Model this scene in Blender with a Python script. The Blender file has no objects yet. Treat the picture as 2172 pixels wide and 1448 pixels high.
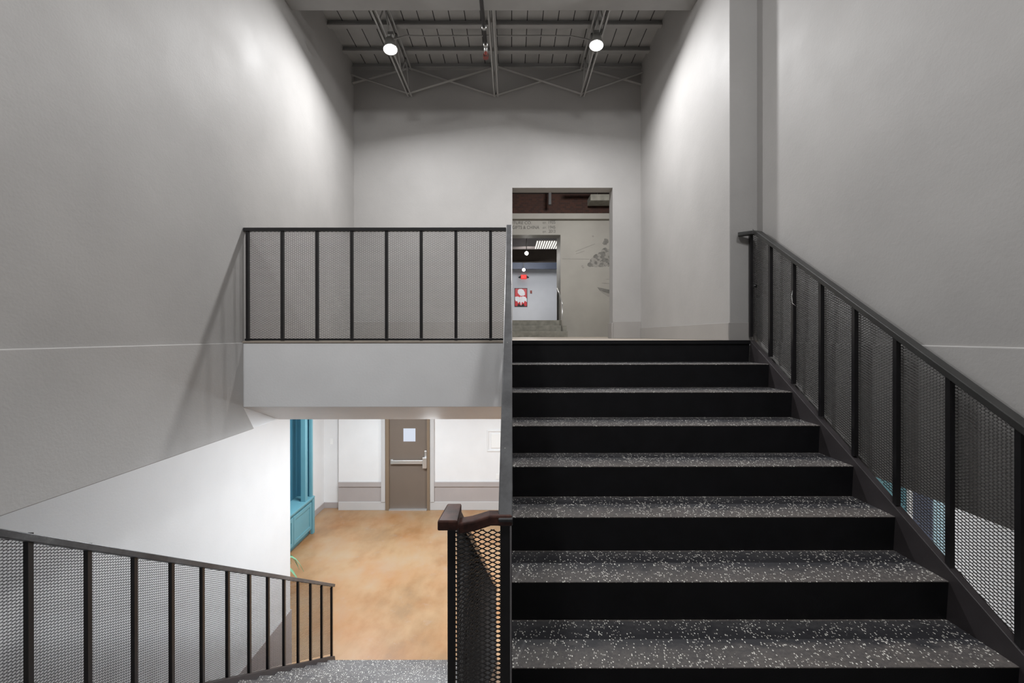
import bpy, math, random
from mathutils import Vector, Matrix
R = math.radians
random.seed(7)
SC = bpy.context.scene
COL = SC.collection

# ------------------------------------------------------------------ camera, world, exposure
F_PX = 963.4
CAM = Vector((0.0, 0.0, 1.644))
cam_d = bpy.data.cameras.new('camera')
cam_d.sensor_width = 36.0
cam_d.lens = F_PX / 2172 * 36.0
cam_d.clip_start = 0.05
cam = bpy.data.objects.new('camera', cam_d)
COL.objects.link(cam)
PITCH, ROLL, YAW = -0.084, 0.055, -0.048
cam_d.shift_y = -11.0 / 2172
cam.matrix_world = (Matrix.Translation(CAM) @ Matrix.Rotation(R(YAW), 4, 'Z') @ Matrix.Rotation(R(90 + PITCH), 4, 'X')
                    @ Matrix.Rotation(R(-ROLL), 4, 'Z'))
SC.camera = cam
w = bpy.data.worlds.new('world'); SC.world = w; w.use_nodes = True
w.node_tree.nodes['Background'].inputs[0].default_value = (0.9, 0.95, 1, 1)
w.node_tree.nodes['Background'].inputs[1].default_value = 0.03
SC.view_settings.view_transform = 'Standard'
SC.view_settings.look = 'None'
SC.view_settings.exposure = 0.0
SC.view_settings.gamma = 1.0
SC.view_settings.use_curve_mapping = False

def lamp_area(name, loc, aim, size, power, col=(1, 1, 1), size_y=None):
    l = bpy.data.lights.new(name, 'AREA'); l.shape = 'RECTANGLE' if size_y else 'DISK'
    l.size = size
    if size_y: l.size_y = size_y
    l.energy = power; l.color = col
    o = bpy.data.objects.new(name, l); COL.objects.link(o)
    o.location = loc
    o.rotation_euler = (Vector(aim) - Vector(loc)).to_track_quat('-Z', 'Y').to_euler()
    return o

# assumed fill lights added out of view for the lower lobby, its ceiling at 0.84
COOL_FILL = (0.90, 0.95, 1.0)
lamp_area('lobby_fill', (-2.6, 8.0, 0.80), (-2.6, 8.0, -2), 1.0, 130, COOL_FILL, 1.0)
lamp_area('lobby_fill', (0.6, 8.0, 0.80), (0.6, 8.0, -2), 1.0, 105, COOL_FILL, 1.0)
lamp_area('lobby_fill', (-1.0, 5.6, 0.80), (-1.2, 5.2, -2), 0.8, 84, COOL_FILL, 0.8)
lamp_area('lobby_fill', (4.0, 4.6, 0.80), (3.8, 4.0, -2), 0.8, 90, COOL_FILL, 0.8)
lamp_area('lobby_fill', (0.9, 4.9, 0.80), (1.4, 3.6, -1), 0.8, 60, COOL_FILL, 0.8)
lamp_area('lobby_fill', (1.0, 4.5, 0.80), (2.66, 1.9, 0.0), 0.5, 42, COOL_FILL)  # extra fill added to brighten the white wall at lower right
lamp_area('lobby_fill', (-0.9, 4.75, 0.825), (-2.67, 0.8, -0.2), 0.4, 32, COOL_FILL)  # extra fill added to brighten the white wall at lower left
# rooms seen through the doorway
lamp_area('mural_room_light', (1.6, 10.4, 5.7), (1.6, 12.6, 1.6), 0.6, 190, (1, 0.97, 0.93), 0.6)
lamp_area('gallery_light', (0.6, 18.4, 4.9), (0.9, 22, 3.0), 0.5, 60, (0.97, 0.98, 1.0), 0.5)

# ------------------------------------------------------------------ materials
def lin(c):
    return tuple(((v / 255) / 12.92 if v / 255 <= 0.04045 else ((v / 255 + 0.055) / 1.055) ** 2.4) for v in c) + (1,)

class NT:
    def __init__(s, m):
        m.use_nodes = True; s.nt = m.node_tree; s.b = s.nt.nodes['Principled BSDF']
        s.tc = s.nt.nodes.new('ShaderNodeTexCoord')
    def n(s, t, **kw):
        x = s.nt.nodes.new(t)
        for k, v in kw.items(): setattr(x, k, v)
        return x
    def l(s, a, b): s.nt.links.new(a, b)
    def mapping(s, scale, rot=(0, 0, 0)):
        m = s.n('ShaderNodeMapping'); m.inputs['Scale'].default_value = scale; m.inputs['Rotation'].default_value = rot
        s.l(s.tc.outputs['Object'], m.inputs[0]); return m.outputs[0]
    def noise(s, scale, detail=3, rough=0.5, vec=None):
        x = s.n('ShaderNodeTexNoise'); x.inputs['Scale'].default_value = scale
        x.inputs['Detail'].default_value = detail; x.inputs['Roughness'].default_value = rough
        s.l(vec if vec else s.tc.outputs['Object'], x.inputs['Vector']); return x.outputs['Fac']
    def ramp(s, fac, stops, interp='LINEAR'):
        r = s.n('ShaderNodeValToRGB'); e = r.color_ramp.elements; r.color_ramp.interpolation = interp
        while len(e) < len(stops): e.new(0.5)
        for i, (p, c) in enumerate(stops): e[i].position = p; e[i].color = c
        s.l(fac, r.inputs[0]); return r.outputs[0]
    def mix(s, fac, a, b):
        x = s.n('ShaderNodeMix', data_type='RGBA')
        for sock, v in ((x.inputs[0], fac), (x.inputs[6], a), (x.inputs[7], b)):
            if hasattr(v, 'is_linked'): s.l(v, sock)
            else: sock.default_value = v
        return x.outputs[2]
    def math(s, op, a, b=0.0, c=None):
        x = s.n('ShaderNodeMath', operation=op)
        for i, v in enumerate((a, b) if c is None else (a, b, c)):
            if hasattr(v, 'is_linked'): s.l(v, x.inputs[i])
            else: x.inputs[i].default_value = v
        return x.outputs[0]
    def bump(s, h, strength, dist):
        x = s.n('ShaderNodeBump'); x.inputs['Strength'].default_value = strength; x.inputs['Distance'].default_value = dist
        s.l(h, x.inputs['Height']); s.l(x.outputs[0], s.b.inputs['Normal'])

def mat(name, col, rough=0.5, metal=0.0, var=0.06, vscale=3.0, bump=0.0, bscale=60.0, spec=0.5, bdist=0.004):
    m = bpy.data.materials.new(name); k = NT(m)
    c = lin(col)
    if var:
        lo = tuple(v * (1 - var) for v in c[:3]) + (1,); hi = tuple(min(1, v * (1 + var)) for v in c[:3]) + (1,)
        k.l(k.ramp(k.noise(vscale, 4), [(0.3, lo), (0.7, hi)]), k.b.inputs['Base Color'])
    else: k.b.inputs['Base Color'].default_value = c
    k.b.inputs['Roughness'].default_value = rough
    k.b.inputs['Metallic'].default_value = metal
    k.b.inputs['Specular IOR Level'].default_value = spec
    if bump: k.bump(k.noise(bscale, 3, 0.6), bump, bdist)
    return m

def emit(name, col, strength):
    m = bpy.data.materials.new(name); k = NT(m)
    k.b.inputs['Base Color'].default_value = (0, 0, 0, 1)
    k.b.inputs['Emission Color'].default_value = lin(col)
    k.b.inputs['Emission Strength'].default_value = strength
    return m

M = {}
def wall_paint(name, col, rough, bump=0.2):
    m = bpy.data.materials.new(name); k = NT(m)
    c = lin(col)
    base = k.ramp(k.noise(1.3, 5, 0.55), [(0.3, tuple(v * 0.93 for v in c[:3]) + (1,)), (0.7, tuple(v * 1.07 for v in c[:3]) + (1,))])
    k.l(base, k.b.inputs['Base Color'])
    r = k.ramp(k.noise(2.2, 3), [(0.3, (rough - 0.04,) * 3 + (1,)), (0.7, (rough + 0.06,) * 3 + (1,))])
    k.l(r, k.b.inputs['Roughness'])
    k.b.inputs['Specular IOR Level'].default_value = 0.35
    h = k.math('ADD', k.noise(75, 2, 0.5), k.math('MULTIPLY', k.noise(14, 3, 0.5), 1.2))
    k.bump(h, bump, 0.004)
    return m
M['grey_wall'] = wall_paint('grey_wall_paint', (168, 166, 164), 0.6)
M['grey_wall_low'] = wall_paint('grey_wall_paint_low', (174, 172, 170), 0.62)
M['white_wall'] = mat('white_wall_paint', (226, 226, 226), 0.6, var=0.02, bump=0.15)
M['slab_white'] = mat('pale_beam_paint', (238, 239, 240), 0.6, var=0.03, bump=0.2)
M['beige_trim'] = mat('beige_trim_paint', (168, 161, 159), 0.5, var=0.03)
M['pale_trim'] = mat('pale_trim_paint', (190, 188, 187), 0.5, var=0.02)
M['base_grey'] = mat('grey_baseboard_paint', (158, 155, 152), 0.5, var=0.04)
M['ceil_steel'] = mat('ceiling_steel_paint', (158, 157, 155), 0.55, var=0.06)
M['beam_paint'] = mat('beam_paint', (148, 147, 145), 0.5, var=0.05, vscale=6)
M['black_steel'] = mat('black_steel', (26, 25, 27), 0.32, 0.0, var=0.2, vscale=14, bump=0.1, bscale=90, spec=0.6)
M['mesh_steel'] = mat('expanded_mesh_steel', (40, 38, 38), 0.35, 0.0, var=0.1, vscale=20, spec=0.6)
M['charcoal'] = mat('charcoal_stringer', (56, 52, 54), 0.5, 0.0, var=0.15, vscale=8, bump=0.1)
M['riser'] = mat('black_riser_rubber', (17, 17, 20), 0.55, var=0.25, vscale=9, bump=0.15, bscale=140, spec=0.3)
M['galv'] = mat('galvanised_steel', (180, 180, 178), 0.35, 0.9, var=0.08)
M['chrome'] = mat('brushed_steel', (205, 205, 205), 0.3, 0.7, var=0.04)
M['pipe_black'] = mat('black_pipe', (38, 36, 35), 0.3, var=0.1, spec=0.7)
M['red'] = mat('red_brass', (120, 50, 40), 0.4, 0.3)
M['door_brown'] = mat('brown_door_paint', (112, 100, 90), 0.45, var=0.03)
M['frame_brown'] = mat('brown_frame_paint', (125, 108, 90), 0.45, var=0.03)
M['teal'] = mat('teal_paint', (98, 148, 160), 0.45, var=0.03)
M['teal_shade'] = mat('teal_niche_shade', (62, 114, 134), 0.5, var=0.03)  # darker copy of the teal, shade of the niche put into the colour
M['pale_blue'] = mat('pale_blue_paint', (165, 196, 208), 0.5, var=0.03)
M['leaf'] = mat('leaf_green', (110, 160, 125), 0.5, var=0.15, vscale=20)
M['plastic_white'] = mat('white_plastic', (235, 235, 233), 0.4, var=0)
M['glass_lit'] = emit('daylit_window_glass', (222, 230, 245), 0.9)
M['lens'] = emit('lamp_lens', (255, 253, 248), 14.0)
M['exit'] = emit('exit_sign_red', (255, 40, 35), 1.0)
M['black_matte'] = mat('black_matte', (24, 24, 25), 0.6, var=0.05)
M['brick'] = None
M['dark_deck'] = mat('dark_roof_deck', (70, 70, 72), 0.6, var=0.2, vscale=2)
M['gallery_wall'] = mat('gallery_wall_paint', (205, 207, 212), 0.6, var=0.02)
M['gallery_steel'] = mat('gallery_ceiling_steel', (96, 88, 84), 0.55, var=0.15)
M['blue_steel'] = mat('blue_grey_steel', (74, 82, 100), 0.55, var=0.1)
M['art_red'] = mat('picture_red', (205, 40, 48), 0.4, var=0.1)
M['art_white'] = mat('picture_white', (238, 238, 242), 0.4, var=0.05, vscale=15)
M['concrete'] = mat('concrete', (128, 127, 120), 0.8, var=0.2, vscale=7, bump=0.3)
M['concrete_pale'] = mat('pale_concrete_floor', (160, 150, 138), 0.5, var=0.12, vscale=5, bump=0.1)
M['mural_wall'] = wall_paint('mural_wall_paint', (158, 156, 151), 0.6, 0.2)
M['mural_ink'] = mat('mural_grey_ink', (112, 111, 108), 0.7, var=0.25, vscale=12)
M['mural_pale'] = mat('mural_pale_ink', (142, 140, 136), 0.7, var=0.08, vscale=12)
M['ink_dark'] = mat('lettering_ink', (92, 90, 88), 0.7, var=0.1)

def deck_mat():                                     # painted boards, thin gaps between them
    m = bpy.data.materials.new('painted_roof_boards'); k = NT(m)
    s = k.n('ShaderNodeSeparateXYZ'); k.l(k.tc.outputs['Object'], s.inputs[0])
    fx = k.math('FRACT', k.math('MULTIPLY', s.outputs[0], 1 / 0.187))
    gap = k.math('LESS_THAN', fx, 0.055)
    cell = k.n('ShaderNodeTexWhiteNoise', noise_dimensions='1D')
    k.l(k.math('FLOOR', k.math('MULTIPLY', s.outputs[0], 1 / 0.187)), cell.inputs['W'])
    v = k.math('MULTIPLY_ADD', cell.outputs['Value'], 0.12, 0.94)
    c = lin((164, 163, 161))
    col = k.n('ShaderNodeMix', data_type='RGBA', blend_type='MULTIPLY'); col.inputs[0].default_value = 1
    k.l(k.ramp(k.noise(4, 4), [(0.3, tuple(x * 0.9 for x in c[:3]) + (1,)), (0.7, tuple(x * 1.1 for x in c[:3]) + (1,))]), col.inputs[6])
    cc = k.n('ShaderNodeCombineColor'); [k.l(v, cc.inputs[i]) for i in range(3)]
    k.l(cc.outputs[0], col.inputs[7])
    k.l(k.mix(gap, col.outputs[2], lin((30, 30, 30))), k.b.inputs['Base Color'])
    k.b.inputs['Roughness'].default_value = 0.6
    k.bump(k.math('SUBTRACT', 1.0, gap), 0.6, 0.01)
    return m
M['deck'] = deck_mat()

def tread_mat():                                    # black rubber with white flecks and foot dust
    m = bpy.data.materials.new('flecked_rubber_tread'); k = NT(m)
    vec = k.mapping((1.0, 0.62, 1.0), (0, 0, R(24)))
    v = k.n('ShaderNodeTexVoronoi', feature='F1'); v.inputs['Scale'].default_value = 150; v.inputs['Randomness'].default_value = 1
    k.l(vec, v.inputs['Vector'])
    near = k.math('LESS_THAN', v.outputs['Distance'], 0.42)
    cs = k.n('ShaderNodeSeparateColor'); k.l(v.outputs['Color'], cs.inputs[0])
    dens = k.math('MULTIPLY_ADD', k.noise(6, 2), 0.6, -0.09)
    pick = k.math('LESS_THAN', cs.outputs[0], dens)
    fleck = k.math('MULTIPLY', near, pick)
    sp = k.n('ShaderNodeSeparateXYZ'); k.l(k.tc.outputs['Object'], sp.inputs[0])
    wob = k.math('MULTIPLY_ADD', k.noise(7.5, 8, 0.72, k.mapping((1, 1.9, 1))), 0.9, -0.45)
    t = k.math('ADD', k.math('FRACT', k.math('MULTIPLY', k.math('SUBTRACT', sp.outputs[1], 1.474), 1 / 0.286)), wob)
    wear = k.ramp(t, [(0.0, lin((122, 115, 109))), (0.34, lin((108, 103, 100))), (0.52, lin((46, 46, 49))), (0.74, lin((54, 54, 58))), (0.90, lin((84, 83, 84)))])
    dust = k.mix(k.ramp(k.noise(60, 4, 0.7), [(0.35, (0, 0, 0, 1)), (0.65, (0.55, 0.55, 0.55, 1))]), k.mix(k.math('MULTIPLY', k.noise(2.2, 4), 0.7), wear, lin((66, 66, 70))), lin((52, 52, 55)))
    fc = k.ramp(cs.outputs[1], [(0.0, lin((170, 168, 162))), (1.0, lin((250, 248, 240)))])
    k.l(k.mix(fleck, dust, fc), k.b.inputs['Base Color'])
    k.b.inputs['Roughness'].default_value = 0.52
    k.b.inputs['Specular IOR Level'].default_value = 0.4
    k.bump(k.noise(150, 3), 0.2, 0.002)
    return m
M['tread'] = tread_mat()

def stained_floor():
    m = bpy.data.materials.new('stained_concrete_floor'); k = NT(m)
    a = k.ramp(k.noise(1.5, 7, 0.62, k.mapping((1, 0.55, 1))), [(0.30, lin((96, 70, 42))), (0.42, lin((136, 101, 63))), (0.55, lin((160, 128, 92))),
                                       (0.70, lin((158, 138, 115)))])
    b = k.ramp(k.noise(0.9, 5, 0.6), [(0.35, lin((160, 102, 54))), (0.6, lin((166, 138, 106)))])
    c = k.mix(0.42, a, b)
    sp = k.ramp(k.noise(4.6, 6, 0.7), [(0.60, (0, 0, 0, 1)), (0.74, (1, 1, 1, 1))])
    k.l(k.mix(k.math('MULTIPLY', sp, 0.35), c, lin((160, 150, 150))), k.b.inputs['Base Color'])
    k.b.inputs['Roughness'].default_value = 0.38
    k.bump(k.noise(12, 4), 0.08, 0.004)
    return m
M['brown_floor'] = stained_floor()

def brick_mat():
    m = bpy.data.materials.new('old_red_brick'); k = NT(m)
    b = k.n('ShaderNodeTexBrick'); b.inputs['Scale'].default_value = 4.2
    b.inputs['Color1'].default_value = lin((72, 46, 38)); b.inputs['Color2'].default_value = lin((56, 38, 34))
    b.inputs['Mortar'].default_value = lin((66, 56, 52)); b.inputs['Mortar Size'].default_value = 0.012
    k.l(k.mapping((1, 1, 1), (R(90), 0, 0)), b.inputs['Vector'])
    k.l(b.outputs['Color'], k.b.inputs['Base Color'])
    k.b.inputs['Roughness'].default_value = 0.9
    return m
M['brick'] = brick_mat()

def worn_rail():                                    # handrail paint rubbed to grey, chips on the edges
    m = bpy.data.materials.new('worn_black_handrail'); k = NT(m)
    c = k.ramp(k.noise(5, 6, 0.7), [(0.35, lin((58, 58, 60))), (0.6, lin((84, 85, 87))), (0.72, lin((118, 118, 118)))])
    chip = k.math('GREATER_THAN', k.noise(60, 3, 0.6), 0.74)
    k.l(k.mix(chip, c, lin((200, 198, 190))), k.b.inputs['Base Color'])
    k.b.inputs['Roughness'].default_value = 0.36
    k.bump(k.noise(40, 3), 0.15, 0.003)
    return m
M['worn_rail'] = worn_rail()
M['dark_rail'] = mat('dark_rubbed_handrail', (50, 50, 49), 0.4, var=0.2, vscale=8, bump=0.1)
def brown_rail():
    m = bpy.data.materials.new('worn_brown_black_rail_end'); k = NT(m)
    c = k.ramp(k.noise(22, 5, 0.6), [(0.35, lin((42, 25, 22))), (0.65, lin((82, 50, 42)))])
    chip = k.math('GREATER_THAN', k.noise(75, 3, 0.6), 0.76)
    k.l(k.mix(chip, c, lin((196, 140, 110))), k.b.inputs['Base Color'])
    k.b.inputs['Roughness'].default_value = 0.3
    return m
M['brown_rail'] = brown_rail()

# ------------------------------------------------------------------ mesh helpers
class MB:
    def __init__(s): s.v = []; s.f = []; s.mi = []
    def add(s, vs, fs, mi=0):
        o = len(s.v); s.v += [tuple(p) for p in vs]; s.f += [tuple(i + o for i in f) for f in fs]; s.mi += [mi] * len(fs)
    def box(s, a, b, mi=0):
        (x0, y0, z0), (x1, y1, z1) = a, b
        x0, x1 = min(x0, x1), max(x0, x1); y0, y1 = min(y0, y1), max(y0, y1); z0, z1 = min(z0, z1), max(z0, z1)
        s.add([(x0, y0, z0), (x1, y0, z0), (x1, y1, z0), (x0, y1, z0), (x0, y0, z1), (x1, y0, z1), (x1, y1, z1), (x0, y1, z1)],
              [(3, 2, 1, 0), (4, 5, 6, 7), (0, 1, 5, 4), (1, 2, 6, 5), (2, 3, 7, 6), (3, 0, 4, 7)], mi); return s
    def prism_x(s, yz, x0, x1, mi=0):               # polygon in YZ pushed along X
        n = len(yz)
        ar = sum(yz[i][0] * yz[(i + 1) % n][1] - yz[(i + 1) % n][0] * yz[i][1] for i in range(n))
        if ar < 0: yz = yz[::-1]
        vs = [(x0, y, z) for y, z in yz] + [(x1, y, z) for y, z in yz]
        s.add(vs, [tuple(range(n - 1, -1, -1)), tuple(range(n, 2 * n))] + [(i, (i + 1) % n, n + (i + 1) % n, n + i) for i in range(n)], mi); return s
    def prism_y(s, xz, y0, y1, mi=0):               # polygon in XZ pushed along Y
        n = len(xz)
        ar = sum(xz[i][0] * xz[(i + 1) % n][1] - xz[(i + 1) % n][0] * xz[i][1] for i in range(n))
        if ar < 0: xz = xz[::-1]
        vs = [(x, y0, z) for x, z in xz] + [(x, y1, z) for x, z in xz]
        s.add(vs, [tuple(range(n)), tuple(range(2 * n - 1, n - 1, -1))] + [(n + i, n + (i + 1) % n, (i + 1) % n, i) for i in range(n)], mi); return s
    def tube(s, pts, r, seg=10, mi=0):
        pts = [Vector(p) for p in pts]; rings = []
        rs = r if isinstance(r, (list, tuple)) else [r] * len(pts)
        up = None
        for i, p in enumerate(pts):
            t = (pts[min(i + 1, len(pts) - 1)] - pts[max(i - 1, 0)]).normalized()
            if up is None: up = Vector((0, 0, 1)) if abs(t.z) < 0.9 else Vector((1, 0, 0))
            a = t.cross(up).normalized(); b = a.cross(t).normalized(); up = b
            rings.append([p + (a * math.cos(2 * math.pi * k / seg) + b * math.sin(2 * math.pi * k / seg)) * rs[i] for k in range(seg)])
        vs = [q for ring in rings for q in ring]; fs = []
        for i in range(len(pts) - 1):
            for k in range(seg):
                fs.append((i * seg + k, i * seg + (k + 1) % seg, (i + 1) * seg + (k + 1) % seg, (i + 1) * seg + k))
        fs.append(tuple(range(seg - 1, -1, -1))); fs.append(tuple((len(pts) - 1) * seg + k for k in range(seg)))
        s.add(vs, fs, mi); return s
    def bar(s, pts, w, h, mi=0):                    # rectangular section along a path, mitred
        pts = [Vector(p) for p in pts]; n = len(pts); vs = []
        for i, p in enumerate(pts):
            d0 = (pts[i] - pts[i - 1]).normalized() if i else None
            d1 = (pts[i + 1] - pts[i]).normalized() if i < n - 1 else None
            t = ((d0 or d1) + (d1 or d0)).normalized()
            ref = d0 or d1
            sd = t.cross(Vector((0, 0, 1)))
            if sd.length < 1e-3: sd = Vector((1, 0, 0))
            sd.normalize(); up = sd.cross(t).normalized()
            cosx = max(0.5, t.dot(ref))
            hz = Vector((ref.x, ref.y, 0)); tz = Vector((t.x, t.y, 0))
            ks = 1.0
            if hz.length > 1e-3 and tz.length > 1e-3: ks = 1 / max(0.5, hz.normalized().dot(tz.normalized()))
            ku = 1 / max(0.6, cosx) if ks < 1.001 else 1.0
            vs += [p + sd * (a * w / 2 * ks) + up * (b * h / 2 * ku) for a, b in ((-1, -1), (1, -1), (1, 1), (-1, 1))]
        fs = [(3, 2, 1, 0), tuple((n - 1) * 4 + k for k in range(4))]
        for i in range(n - 1):
            for k in range(4):
                fs.append((i * 4 + k, i * 4 + (k + 1) % 4, (i + 1) * 4 + (k + 1) % 4, (i + 1) * 4 + k))
        s.add(vs, fs, mi); return s
    def disc_y(s, c, r, y0, y1, seg=20, mi=0):
        return s.prism_y([(c[0] + r * math.cos(2 * math.pi * k / seg), c[1] + r * math.sin(2 * math.pi * k / seg)) for k in range(seg)], y0, y1, mi)
    def mesh(s, name, mats):
        me = bpy.data.meshes.new(name); me.from_pydata(s.v, [], s.f)
        for m in (mats if isinstance(mats, (list, tuple)) else [mats]): me.materials.append(m)
        if any(s.mi): me.polygons.foreach_set('material_index', s.mi)
        me.update(); return me
    def build(s, name, mats, parent=None, loc=None, bevel=0.0, smooth=False, recentre=True):
        me = s.mesh(name, mats)
        o = bpy.data.objects.new(name, me); COL.objects.link(o)
        if loc is not None: o.location = loc
        if smooth:
            me.polygons.foreach_set('use_smooth', [True] * len(me.polygons))
        if bevel:
            b = o.modifiers.new('bevel', 'BEVEL'); b.width = bevel; b.segments = 2; b.limit_method = 'ANGLE'; b.angle_limit = R(40)
        if parent is not None: o.parent = parent
        return o

def tag(o, label=None, cat=None, group=None, kind=None):
    if label: o['label'] = label
    if cat: o['category'] = cat
    if group: o['group'] = group
    if kind: o['kind'] = kind
    return o
def empty(name, loc=(0, 0, 0)):
    o = bpy.data.objects.new(name, None); COL.objects.link(o); o.location = loc; o.empty_display_size = 0.1
    return o
def struct(name, mb, mats, parent=None, bevel=0.0, label=None):
    o = mb.build(name, mats, parent, bevel=bevel)
    if parent is None: o['kind'] = 'structure'
    if label: o['label'] = label
    return o
def copy_tree(o, parent=None):
    c = o.copy(); COL.objects.link(c)
    if parent is not None: c.parent = parent
    for ch in list(o.children): copy_tree(ch, c)
    return c

# ------------------------------------------------------------------ levels and measures (metres)
RISE, RUN = 0.178, 0.286
SLOPE = RISE / RUN
XL, XR = -2.23, 2.06            # upper stairwell walls
Z_UP = 1.602                     # upper landing
Z_LOW = -2.312                   # lower lobby floor
Z_CUT = 0.845                    # where the grey walls stop and the lobby ceiling starts
Y_EDGE = 3.764                   # front edge of the upper landing
Y_BACK = 6.43                    # far wall
Y_FRONT = -2.2
Z_DECK = 5.47
XLW = -2.67                      # white wall below, left
Y_LB = 10.33                      # lobby far wall
D_TOP = 1.865                     # edge of the middle landing where the lower flight starts

# ------------------------------------------------------------------ the shell
# left wall: upper part, lower part standing a little proud, pale end under the landing
b = MB()
b.box((XLW - 0.25, Y_FRONT, 1.583), (XL, Y_BACK + 0.2, 5.9))
b.prism_x([(Y_FRONT, 0.898), (3.93, Z_CUT), (Y_BACK, Z_CUT), (Y_BACK, 1.583), (Y_FRONT, 1.583)], XLW - 0.25, XL, 2)
b.prism_x([(Y_FRONT, 0.897), (3.915, Z_CUT - 0.001), (Y_EDGE - 0.004, 1.054), (Y_EDGE - 0.004, 1.588), (Y_FRONT, 1.588)], XL - 0.02, XL + 0.012, 1)
struct('wall_left', b, [M['grey_wall'], M['grey_wall_low'], M['slab_white']], bevel=0.006)
b = MB()
b.box((XLW - 0.25, Y_FRONT, -1.655), (XLW, 5.47, 0.9))
b.box((XLW - 0.25, Y_FRONT, Z_LOW), (XLW + 0.012, 5.482, -1.655), 1)
struct('wall_left_lower', b, [M['white_wall'], M['beige_trim']])
# right wall, with the pier that narrows the landing
b = MB()
b.box((XR, Y_FRONT, 1.59), (2.9, 3.83, 5.9))
b.box((XR - 0.012, Y_FRONT, Z_CUT), (2.9, 3.81, 1.595), 1)
b.box((1.83, 3.81, Z_UP), (2.9, Y_BACK + 0.2, 5.9))
struct('wall_right', b, [M['grey_wall'], M['grey_wall_low']], bevel=0.006)
b = MB(); b.box((2.66, Y_FRONT, Z_LOW), (2.9, 2.72, Z_CUT))
struct('wall_right_lower', b, [M['white_wall']])
# far wall with the doorway
DX0, DX1, DZ = 0.012, 1.432, 3.735
b = MB()
b.box((XL, Y_BACK, Z_UP), (DX0, Y_BACK + 0.22, 5.9))
b.box((DX1, Y_BACK, Z_UP), (1.84, Y_BACK + 0.22, 5.9))
b.box((DX0, Y_BACK, DZ), (DX1, Y_BACK + 0.22, 5.9))
struct('wall_back', b, [M['grey_wall']])
b = MB(); b.box((-3.0, Y_FRONT - 0.2, Z_LOW), (2.9, Y_FRONT, 5.9))
struct('wall_front', b, [M['grey_wall']])
b = MB(); b.box((-3.0, Y_FRONT - 0.2, Z_DECK), (3.0, Y_BACK + 0.4, Z_DECK + 0.12))
struct('ceiling', b, [M['deck']])
# landing slab: face, raking soffit, lobby ceiling behind it
b = MB()
b.prism_x([(Y_EDGE, Z_UP - 0.018), (Y_EDGE, 1.054), (4.35, Z_CUT), (6.7, Z_CUT), (6.7, Z_UP - 0.018)], XL, -0.036)
b.prism_x([(Y_EDGE + 0.035, Z_UP - 0.018), (Y_EDGE + 0.035, 1.054), (4.35, Z_CUT), (6.7, Z_CUT), (6.7, Z_UP - 0.018)], -0.036, 2.6)
struct('floor_upper', b, [M['slab_white']], bevel=0.004)
b = MB(); b.box((XL, Y_EDGE - 0.006, Z_UP - 0.018), (-0.036, 6.7, Z_UP)); b.box((-0.036, Y_EDGE + 0.03, Z_UP - 0.018), (XR, 6.7, Z_UP))
struct('floor_upper_finish', b, [M['concrete_pale']], bevel=0.003)
b = MB(); b.box((-5, 6.7, Z_CUT), (6.6, 13.6, Z_UP)); struct('floor_mural_room', b, [M['concrete_pale']])
b = MB()
b.box((XL - 2.5, 4.4, Z_CUT), (XL - 0.67, 6.72, Z_CUT + 0.1)); b.box((2.9, 0.5, Z_CUT), (6.6, 6.72, Z_CUT + 0.1)); b.box((2.6, 3.8, Z_CUT), (2.9, 6.7, Z_CUT + 0.1))
struct('ceiling_lower', b, [M['white_wall']])
# baseboards of the landing
b = MB(); b.box((XL, Y_BACK - 0.012, Z_UP), (DX0, Y_BACK, Z_UP + 0.24)); b.box((DX1, Y_BACK - 0.012, Z_UP), (1.83, Y_BACK, Z_UP + 0.24))
struct('baseboard_back', b, [M['base_grey']], bevel=0.003)
b = MB(); b.box((1.818, 3.8, Z_UP), (1.83, Y_BACK, Z_UP + 0.15)); b.box((1.818, 3.798, Z_UP), (XR, 3.81, Z_UP + 0.15))
struct('baseboard_right', b, [M['base_grey']], bevel=0.003)
b = MB(); b.box((DX1 - 0.02, Y_BACK - 0.02, Z_UP), (DX1 + 0.0, Y_BACK + 0.23, Z_UP + 0.22))
struct('baseboard_doorway', b, [M['base_grey']], bevel=0.003)

# ------------------------------------------------------------------ lobby below
b = MB(); b.box((-4.6, Y_FRONT, Z_LOW - 0.1), (6.6, Y_LB + 0.2, Z_LOW)); struct('floor', b, [M['brown_floor']])
LS = 1 / 963.4
def lx(px, y=Y_LB): return (px - 1085.2) * LS * y
def lz(py, y=Y_LB): return CAM.z - (py - 711.5) * LS * y
b = MB(); b.box((-4.6, 4.0, Z_LOW), (-4.32, Y_LB + 0.3, Z_CUT)); struct('wall_lobby_left', b, [M['white_wall']])
b = MB()
b.box((-4.6, Y_LB + 0.12, Z_LOW), (lx(718), Y_LB + 0.4, Z_CUT))
b.box((lx(718), Y_LB, Z_LOW), (lx(818), Y_LB + 0.3, Z_CUT)); b.box((lx(912), Y_LB, Z_LOW), (6.6, Y_LB + 0.3, Z_CUT))
b.box((lx(818), Y_LB, -0.12), (lx(912), Y_LB + 0.3, Z_CUT))
struct('wall_lobby_back', b, [M['white_wall']])
b = MB(); b.box((5.6, 2.0, Z_LOW), (5.8, Y_LB, Z_CUT)); struct('wall_lobby_right', b, [M['white_wall']])
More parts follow.
